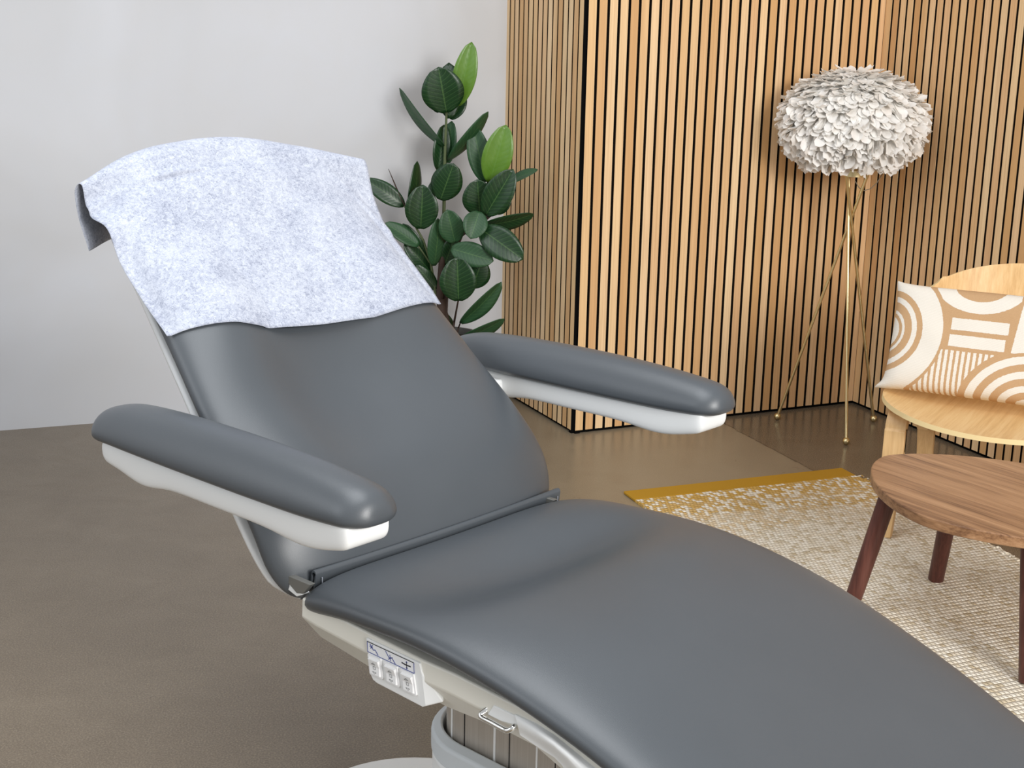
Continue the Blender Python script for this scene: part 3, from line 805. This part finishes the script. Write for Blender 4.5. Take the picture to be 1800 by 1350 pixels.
tb.tube(P_, [.012, .011, .010, .007, .006, .005], 0, 8); tb.build('trunk', M_bark, PLANT, True)
stem([(425, 880), (428, 700), (430, 560), (434, 440), (438, 345)], (.007, .004), M_stem)
stem([(393, 1115), (372, 970), (340, 880), (312, 830), (285, 780), (262, 738)], (.005, .003), M_stem)
stem([(598, 800, 4.95), (608, 700, 4.95), (614, 640, 4.94)], (.0045, .003), M_stem)
stem([(455, 1330), (470, 1220), (487, 1130, 4.9)], (.005, .003), M_bark)
stem([(470, 1310), (488, 1245), (497, 1220, 4.95)], (.004, .002), M_bark)
stem([(472, 900), (492, 855), (520, 850, 4.92)], (.003, .002), M_bark)
stem([(320, 905), (345, 940), (368, 975)], (.003, .003), M_stem)
pt_ = MB(); prof_ = [(.0, 0), (.105, 0), (.118, .02), (.145, .30), (.148, .315), (.138, .315), (.134, .29), (.0, .285)]
NS = 32; vs = []; fs = []
for (r_, z_) in prof_:
    for k in range(NS): vs.append((r_ * math.cos(2 * math.pi * k / NS), r_ * math.sin(2 * math.pi * k / NS), z_))
for i in range(len(prof_) - 1):
    for k in range(NS): fs.append((i*NS+k, i*NS+(k+1)%NS, (i+1)*NS+(k+1)%NS, (i+1)*NS+k))
mesh_obj('pot', vs, fs, [M_pot, M_soil], PLANT, True, [1 if i // NS == len(prof_) - 2 else 0 for i in range(len(fs))], 40)

# ------------------------------------------------------------------ rug
M_rug = mat('cream_woven_rug', srgb(214, 200, 172), .95, spec=.1); n = NT(M_rug)
v = n.obj(); sx, sy, sz = n.sep(v)
jit = n.noise(v, 9, 3, .6); j2 = n.noise(v, 55, 2)
yy = n.math('ADD', sy, n.math('MULTIPLY', n.math('SUBTRACT', jit, .5), .010))
row_ = n.math('FLOOR', n.math('DIVIDE', yy, .0165))
rn = n.new('ShaderNodeTexWhiteNoise', {1: row_}, noise_dimensions='1D').outputs[0]
xx = n.math('ADD', sx, n.math('ADD', n.math('MULTIPLY', n.math('MODULO', row_, 2), .0058), n.math('MULTIPLY', n.math('SUBTRACT', j2, .5), .004)))
cx_ = n.math('FLOOR', n.math('DIVIDE', xx, .0115))
fy = n.math('ABSOLUTE', n.math('SUBTRACT', n.math('FRACT', n.math('DIVIDE', yy, .0165)), .5))
fx = n.math('ABSOLUTE', n.math('SUBTRACT', n.math('FRACT', n.math('DIVIDE', xx, .0115)), .5))
cell = n.math('SUBTRACT', 1, n.math('MAXIMUM', n.math('POWER', n.math('MULTIPLY', fy, 2), 2.2), n.math('POWER', n.math('MULTIPLY', fx, 2), 3)))
wn = n.new('ShaderNodeTexWhiteNoise', {0: n.new('ShaderNodeCombineXYZ', {0: cx_, 1: row_, 2: 0}).outputs[0]}, noise_dimensions='3D').outputs[0]
tone = n.ramp(wn, [(.0, srgb(206, 190, 160)), (.25, srgb(234, 224, 204)), (1, srgb(248, 242, 228))])
band = n.noise(n.new('ShaderNodeVectorMath', {0: v, 1: (.8, 5, 1)}, operation='MULTIPLY').outputs[0], 2.5, 4, .6)
tone = n.mix(n.math('MULTIPLY', n.ramp(band, [(.5, (0, 0, 0)), (.72, (1, 1, 1))]), .35), tone, srgb(206, 184, 148))
# mustard yarn fading in towards the yellow end (the end is at y = 0, running to -y)
fade = n.ramp(n.math('ADD', n.math('MULTIPLY', sy, -1), n.math('MULTIPLY', n.math('SUBTRACT', band, .5), .5)), [(.0, (1, 1, 1)), (.2, (.85, .85, .85)), (.5, (.0, .0, .0))])
tone = n.mix(n.math('MULTIPLY', fade, n.math('GREATER_THAN', n.new('ShaderNodeTexWhiteNoise', {0: n.new('ShaderNodeCombineXYZ', {0: cx_, 1: row_, 2: 3}).outputs[0]}, noise_dimensions='3D').outputs[0], .45)), tone, srgb(206, 164, 78))
tone = n.mix(n.math('MULTIPLY', n.math('SUBTRACT', 1, n.ramp(cell, [(.0, (0, 0, 0)), (.35, (1, 1, 1))])), .8), tone, n.mix(fade, srgb(150, 128, 98), srgb(150, 112, 46)))
n.base(tone)
n.nrm(n.bump(n.math('ADD', cell, n.math('MULTIPLY', n.noise(v, 400, 2), .3)), .8, .005))
M_rugband = mat('mustard_band', srgb(180, 136, 40), .95, spec=.1); n = NT(M_rugband)
n.base(n.mix(n.noise(n.obj(), 500, 3), srgb(150, 108, 24), srgb(200, 156, 58))); n.nrm(n.bump(n.noise(n.obj(), 420, 2), .5, .002))
ra = math.atan2(4.441 - 4.156, 1.110 - .361); RW = math.hypot(.749, .285)
RUG = MB(); nxr, nyr = 60, 120; RL = 2.3
vs = []; fs = []; random.seed(3)
def rugpt(i, j):
    x = RW * i / nxr; y = -.078 - (RL) * j / nyr
    ex_ = 0
    wob_ = .016 * noise.noise(Vector((j * .055, 3.1, 0))) + .005 * noise.noise(Vector((j * .4, 7.7, 0)))
    x2 = x + (wob_ + .018 * min(1, j / 4)) * (x / RW) - .012 * (1 - x / RW) * noise.noise(Vector((j * .06, 9.3, 0)))
    z = .009 + .0015 * noise.noise(Vector((x * 9, y * 9, 0)))
    return (x2, y, z)
for j in range(nyr + 1):
    for i in range(nxr + 1): vs.append(rugpt(i, j))
for j in range(nyr):
    for i in range(nxr): fs.append((j*(nxr+1)+i, j*(nxr+1)+i+1, (j+1)*(nxr+1)+i+1, (j+1)*(nxr+1)+i))
nb = len(vs)   # skirt to the floor
edge = [(i, 0) for i in range(nxr + 1)] + [(nxr, j) for j in range(1, nyr + 1)] + [(i, nyr) for i in range(nxr - 1, -1, -1)] + [(0, j) for j in range(nyr - 1, 0, -1)]
ids = [j * (nxr + 1) + i for i, j in edge]
for q in ids: p = vs[q]; vs.append((p[0], p[1], 0.0005))
m_e = len(ids)
for k in range(m_e): fs.append((ids[k], ids[(k + 1) % m_e], nb + (k + 1) % m_e, nb + k))
rug = mesh_obj('rug', vs, fs, M_rug, None, True, None, 60); rug.location = (.361, 4.156, 0); rug.rotation_euler = (0, 0, ra)
tag(rug, 'cream woven rug with a mustard yellow end band on the concrete floor', 'rug')
bd = MB(); bd.box((-.002, -.085, .0005), (RW + .004, 0, .010)); bd.build('end_band', M_rugband, rug, False, bevel=.003)
random.seed(8)
for k in range(46):     # loose yarn ends along the selvedge
    j = .02 + k * .032 + random.uniform(-.01, .01); y = -.08 - j; x = RW + .014 + .016 * noise.noise(Vector((j / RL * nyr * .055, 3.1, 0))) + random.uniform(-.004, .004)
    fr = MB(); fr.tube([(x - .014, y, .009), (x + .002, y - random.uniform(0, .006), .011), (x + random.uniform(.006, .016), y - random.uniform(-.004, .012), .003)], .0022, 0, 5)
    fr.build('yarn_end', M_rug, rug, True)

# ------------------------------------------------------------------ oval coffee table
TZ = .372
TT = empty('coffee_table', (1.18, 3.13, 0), R(-54.0)); tag(TT, 'low oval walnut coffee table with round dark legs on the rug', 'coffee table')
ta, tb_ = .362, .288
def oval(a, b, n=96, e=1.64):
    out = []
    for k in range(n):
        th = 2 * math.pi * k / n; cs, sn = math.cos(th), math.sin(th)
        out.append((a * math.copysign(abs(cs) ** (2 / e), cs), b * math.copysign(abs(sn) ** (2 / e), sn)))
    return out
tt = MB(); tt.prism([(x, y, TZ - .026) for x, y in oval(ta, tb_)], (0, 0, .026), 0)
tt.build('tabletop', M_table, TT, True, 40, bevel=.003)
for sx_, sy_, fx_, fy_ in ((-1, -1, .302, .155), (-1, 1, .285, .195), (1, -1, .198, .161), (1, 1, .27, .18)):
    b = MB(); f_ = Vector((sx_ * fx_, sy_ * fy_, .0125)); t_ = Vector((sx_ * (fx_ - .060), sy_ * (fy_ - .045), TZ - .025))
    LR = Matrix.Rotation(R(3.7), 3, 'Z'); f_ = LR @ f_; t_ = LR @ t_
    b.tube([f_, f_.lerp(t_, .5), t_], [.0205, .022, .023], 0, 24); b.build('leg', M_tleg, TT, True, 40)

# ------------------------------------------------------------------ easy chair
EC = Vector((1.40, 3.80, 0)); fa = R(240)
EZ = empty('easy_chair', EC, fa); tag(EZ, 'round bent plywood easy chair with light oak veneer beside the lamp', 'chair')
# local x points to the front of the chair
def sheet(name, fn, nu, nv, th, mats, parent, closed_u=False):
    vs = []; fs = []; mi = []
    G = [[Vector(fn(i / nu, j / nv)) for j in range(nv + 1)] for i in range(nu + 1)]
    N = [[None] * (nv + 1) for _ in range(nu + 1)]
    for i in range(nu + 1):
        for j in range(nv + 1):
            a = G[min(i + 1, nu)][j] - G[max(i - 1, 0)][j]; b = G[i][min(j + 1, nv)] - G[i][max(j - 1, 0)]
            q = a.cross(b); N[i][j] = q.normalized() if q.length > 1e-9 else Vector((0, 0, 1))
    W = (nv + 1)
    for sgn in (0, 1):
        for i in range(nu + 1):
            for j in range(nv + 1): vs.append(G[i][j] - N[i][j] * th * sgn)
    off = (nu + 1) * W
    for i in range(nu):
        for j in range(nv):
            a0 = i * W + j
            fs.append((a0, a0 + 1, a0 + W + 1, a0 + W)); mi.append(0)
            fs.append((off + a0, off + a0 + W, off + a0 + W + 1, off + a0 + 1)); mi.append(0)
    def rim(a, b): fs.append((a, b, off + b, off + a)); mi.append(1)
    for i in range(nu): rim(i * W, (i + 1) * W); rim((i + 1) * W + nv, i * W + nv)
    for j in range(nv): rim(j + 1, j); rim(nu * W + j, nu * W + j + 1)
    return mesh_obj(name, vs, fs, mats, parent, True, mi, 35)
def disc_to_sq(u, v):
    a, b = 2 * u - 1, 2 * v - 1
    return a * math.sqrt(1 - b * b / 2), b * math.sqrt(1 - a * a / 2)
def seat_fn(u, v):
    a, b = disc_to_sq(u, v); r2 = a * a + b * b
    x = a * (.305 if a > 0 else .335); y = b * .338
    z = .393 + .022 * r2 ** 1.3 - .018 * max(0, a) ** 2
    return (x, y, z)
sheet('seat', seat_fn, 40, 40, .014, [M_birch, M_ply], EZ)
def back_fn(u, v):
    a, b = disc_to_sq(u, v)          # a around, b up
    ang = math.pi + a * 1.10; zz = .572 + b * .190
    rr = .330 + (zz - .42) * .16
    x = rr * math.cos(ang) * 1.0; y = rr * math.sin(ang) * 1.02
    return (x, y, zz)
sheet('backrest', back_fn, 48, 30, .014, [M_birch_back, M_ply], EZ)
def bent_leg(sy_):
    b = MB()
    # in the chair's plane: a vertical strip that turns under the seat
    path = []
    fx_, fy_ = .145, .262 * sy_
    path.append((fx_ + .010, .010)); path.append((fx_ + .008, .20)); path.append((fx_ + .004, .33))
    for k in range(7):
        a_ = k / 6 * math.pi / 2; path.append((fx_ - .045 + .045 * math.cos(a_), .330 + .045 * math.sin(a_)))
    path.append((-.02, .378)); path.append((-.14, .376))
    for k in range(1, 6):
        a_ = k / 5 * math.pi / 2; path.append((-.14 - .05 * math.sin(a_), .326 + .05 * math.cos(a_)))
    path.append((-.193, .25))
    n_ = len(path); w_ = .030; th_ = .0125; vs = []; fs = []
    for i, (x, z) in enumerate(path):
        p0 = path[max(i - 1, 0)]; p1 = path[min(i + 1, n_ - 1)]; dx, dz = p1[0] - p0[0], p1[1] - p0[1]; l_ = math.hypot(dx, dz); nx_, nz_ = -dz / l_, dx / l_
        wv = w_ * (.55 if i == 0 else .6 if i == n_ - 1 else 1)
        for s1, s2 in ((-1, -1), (1, -1), (1, 1), (-1, 1)):
            vs.append((x + nx_ * th_ * s2, fy_ + wv * s1, z + nz_ * th_ * s2))
    for i in range(n_ - 1):
        for k in range(4):
            a0 = i * 4 + k; a1 = i * 4 + (k + 1) % 4; fs.append((a0, a1, a1 + 4, a0 + 4))
    fs += [(0, 1, 2, 3), tuple(range(n_ * 4 - 4, n_ * 4))[::-1]]
    mesh_obj('front_leg', vs, fs, M_birch_leg, EZ, True, None, 35, bevel=.003)
    b = MB()
    b.prism([(-.205, fy_ - .028, .33), (-.205, fy_ + .028, .33), (-.205 - .055, fy_ + .022, .002), (-.205 - .055, fy_ - .022, .002)], (-.018, 0, 0), 0)
    o = b.build('rear_leg', M_birch_leg, EZ, False, bevel=.004)
    for z_ in (.335, .285):
        b = MB(); b.tube([(-.170, fy_, z_), (-.188, fy_, z_)], .007, 0, 14); b.build('bolt', M_dark, o)
bent_leg(1); bent_leg(-1)

# ------------------------------------------------------------------ patterned cushion
BL = Vector((1.068, 3.925, .412)); wdir = Vector((math.cos(R(-27.3)), math.sin(R(-27.3)), 0))
TLp = Vector((1.128, 4.030, .728)); udir = (TLp - BL); UH = udir.length; udir.normalize()
udir = (udir - wdir * udir.dot(wdir)).normalized(); ndir = wdir.cross(udir)     # points to the room
if ndir.y > 0: ndir = -ndir
CW = .52
cen = BL + wdir * CW / 2 + udir * UH / 2
CM = Matrix(((wdir.x, udir.x, ndir.x, cen.x), (wdir.y, udir.y, ndir.y, cen.y), (wdir.z, udir.z, ndir.z, cen.z), (0, 0, 0, 1)))
M_cush = mat('patterned_knit', srgb(206, 164, 116), .95, spec=.1); n = NT(M_cush)
v = n.obj(); jx = n.noise(v, 160, 2, .6, out=1); 
vj = n.new('ShaderNodeVectorMath', {0: v, 1: n.new('ShaderNodeVectorMath', {0: n.new('ShaderNodeVectorMath', {0: jx, 1: (.5, .5, .5)}, operation='SUBTRACT').outputs[0], 1: (.0035, .0035, 0)}, operation='MULTIPLY').outputs[0]}, operation='ADD').outputs[0]
px, py, pz = n.sep(vj)
# K: metres per unit of the measured drawing
def AND(*a):
    r = a[0]
    for b in a[1:]: r = n.math('MULTIPLY', r, b)
    return r
def OR(*a):
    r = a[0]
    for b in a[1:]: r = n.math('MAXIMUM', r, b)
    return r
def GT(a, b): return n.math('GREATER_THAN', a, b)
def LT(a, b): return n.math('LESS_THAN', a, b)
def rad(cx, cy, sx_=1, sy_=1):
    return n.math('SQRT', n.math('ADD', n.math('POWER', n.math('MULTIPLY', n.math('SUBTRACT', px, cx), sx_), 2), n.math('POWER', n.math('MULTIPLY', n.math('SUBTRACT', py, cy), sy_), 2)))
def band_(r, a, b): return AND(GT(r, a), LT(r, b))
rl = rad(-.262, .010, 1, .93)
left = OR(band_(rl, .113, .170), band_(rl, .083, .097), band_(rl, .054, .062), LT(rl, .045))
outl = GT(rl, .178)
# bowl-shaped band hanging from the top edge
rb = rad(-.008, .165, .68, 1)
bowl = AND(band_(rb, .050, .085), GT(rl, .182), LT(px, .105), LT(py, .150))
ty = n.math('ADD', py, n.math('MULTIPLY', px, .0))
bar1 = AND(band_(ty, .028, .062), GT(px, -.072), LT(px, .084), outl)
bar2 = AND(band_(ty, -.020, .014), GT(px, -.072), LT(px, .080), outl)
rr_ = rad(.160, -.203)
lr = OR(band_(rr_, .158, .180), band_(rr_, .118, .138), band_(rr_, .080, .098), band_(rr_, .050, .062), LT(rr_, .036))
inr = LT(rr_, .188)
strp = AND(LT(n.math('FRACT', n.math('DIVIDE', px, .0155)), .56), LT(ty, -.032), GT(rr_, .198), GT(rl, .178), LT(px, .098))
vert = AND(GT(px, n.math('ADD', .100, n.math('MULTIPLY', py, .1))), LT(px, .15), GT(py, -.02), GT(rr_, .19))
white = OR(AND(left, LT(rl, .171)), AND(OR(bowl, bar1, bar2, strp, vert), outl), AND(lr, inr, GT(rl, .178)))
knit = n.new('ShaderNodeTexWave', {'Vector': v, 'Scale': 150, 'Distortion': 1.5, 'Detail': 1}, wave_type='BANDS', bands_direction='Y').outputs[1]
knx = n.new('ShaderNodeTexWave', {'Vector': v, 'Scale': 120, 'Distortion': 1.0}, wave_type='BANDS', bands_direction='X').outputs[1]
n.base(n.mix(white, n.mix(n.noise(v, 500, 2), srgb(190, 152, 112), srgb(206, 170, 130)), n.mix(knit, srgb(226, 218, 204), srgb(244, 239, 230))))
hgt = n.math('ADD', n.math('MULTIPLY', white, .8), n.math('MULTIPLY', n.math('MULTIPLY', knit, knx), .5))
n.nrm(n.bump(hgt, .6, .0022))
NX, NY = 64, 48; vs = []; fs = []
A = {}; B = {}
Sx = spread(NX, .7); Sy = spread(NY, .7)
for i, a_ in enumerate(Sx):
    for j, b_ in enumerate(Sy):
        x = CW / 2 * a_ * (1 - .075 * (1 - b_ ** 4) * abs(a_) ** 3 ) ; y = UH / 2 * b_ * (1 - .10 * (1 - a_ ** 8) * abs(b_) ** 3)
        # pinched ears at the corners
        th = .062 * ((1 - a_ ** 4) * (1 - b_ ** 4)) ** .34 if abs(a_) < 1 and abs(b_) < 1 else 0
        rc_ = 1 - .035 * (abs(a_) * abs(b_)) ** 14; x *= rc_; y *= rc_
        ear = gs(a_, -1, .10) * gs(b_, -1, .14); x -= .016 * ear; y += .004 * ear
        wr = .004 * noise.noise(Vector((x * 14, y * 14, 1))) * (1 if th else 0)
        e_ = i in (0, NX) or j in (0, NY)
        A[i, j] = len(vs); vs.append((x, y, th + wr + (.004 if e_ else 0)))
        if e_: B[i, j] = A[i, j]
        else: B[i, j] = len(vs); vs.append((x, y, -th * .8))
for i in range(NX):
    for j in range(NY):
        fs.append((A[i, j], A[i+1, j], A[i+1, j+1], A[i, j+1])); fs.append((B[i, j+1], B[i+1, j+1], B[i+1, j], B[i, j]))
cu = mesh_obj('throw_cushion', vs, fs, M_cush, None, True); cu.matrix_world = CM
tag(cu, 'tan and cream cushion with arcs, bars and stripes leaning in the plywood chair', 'cushion')
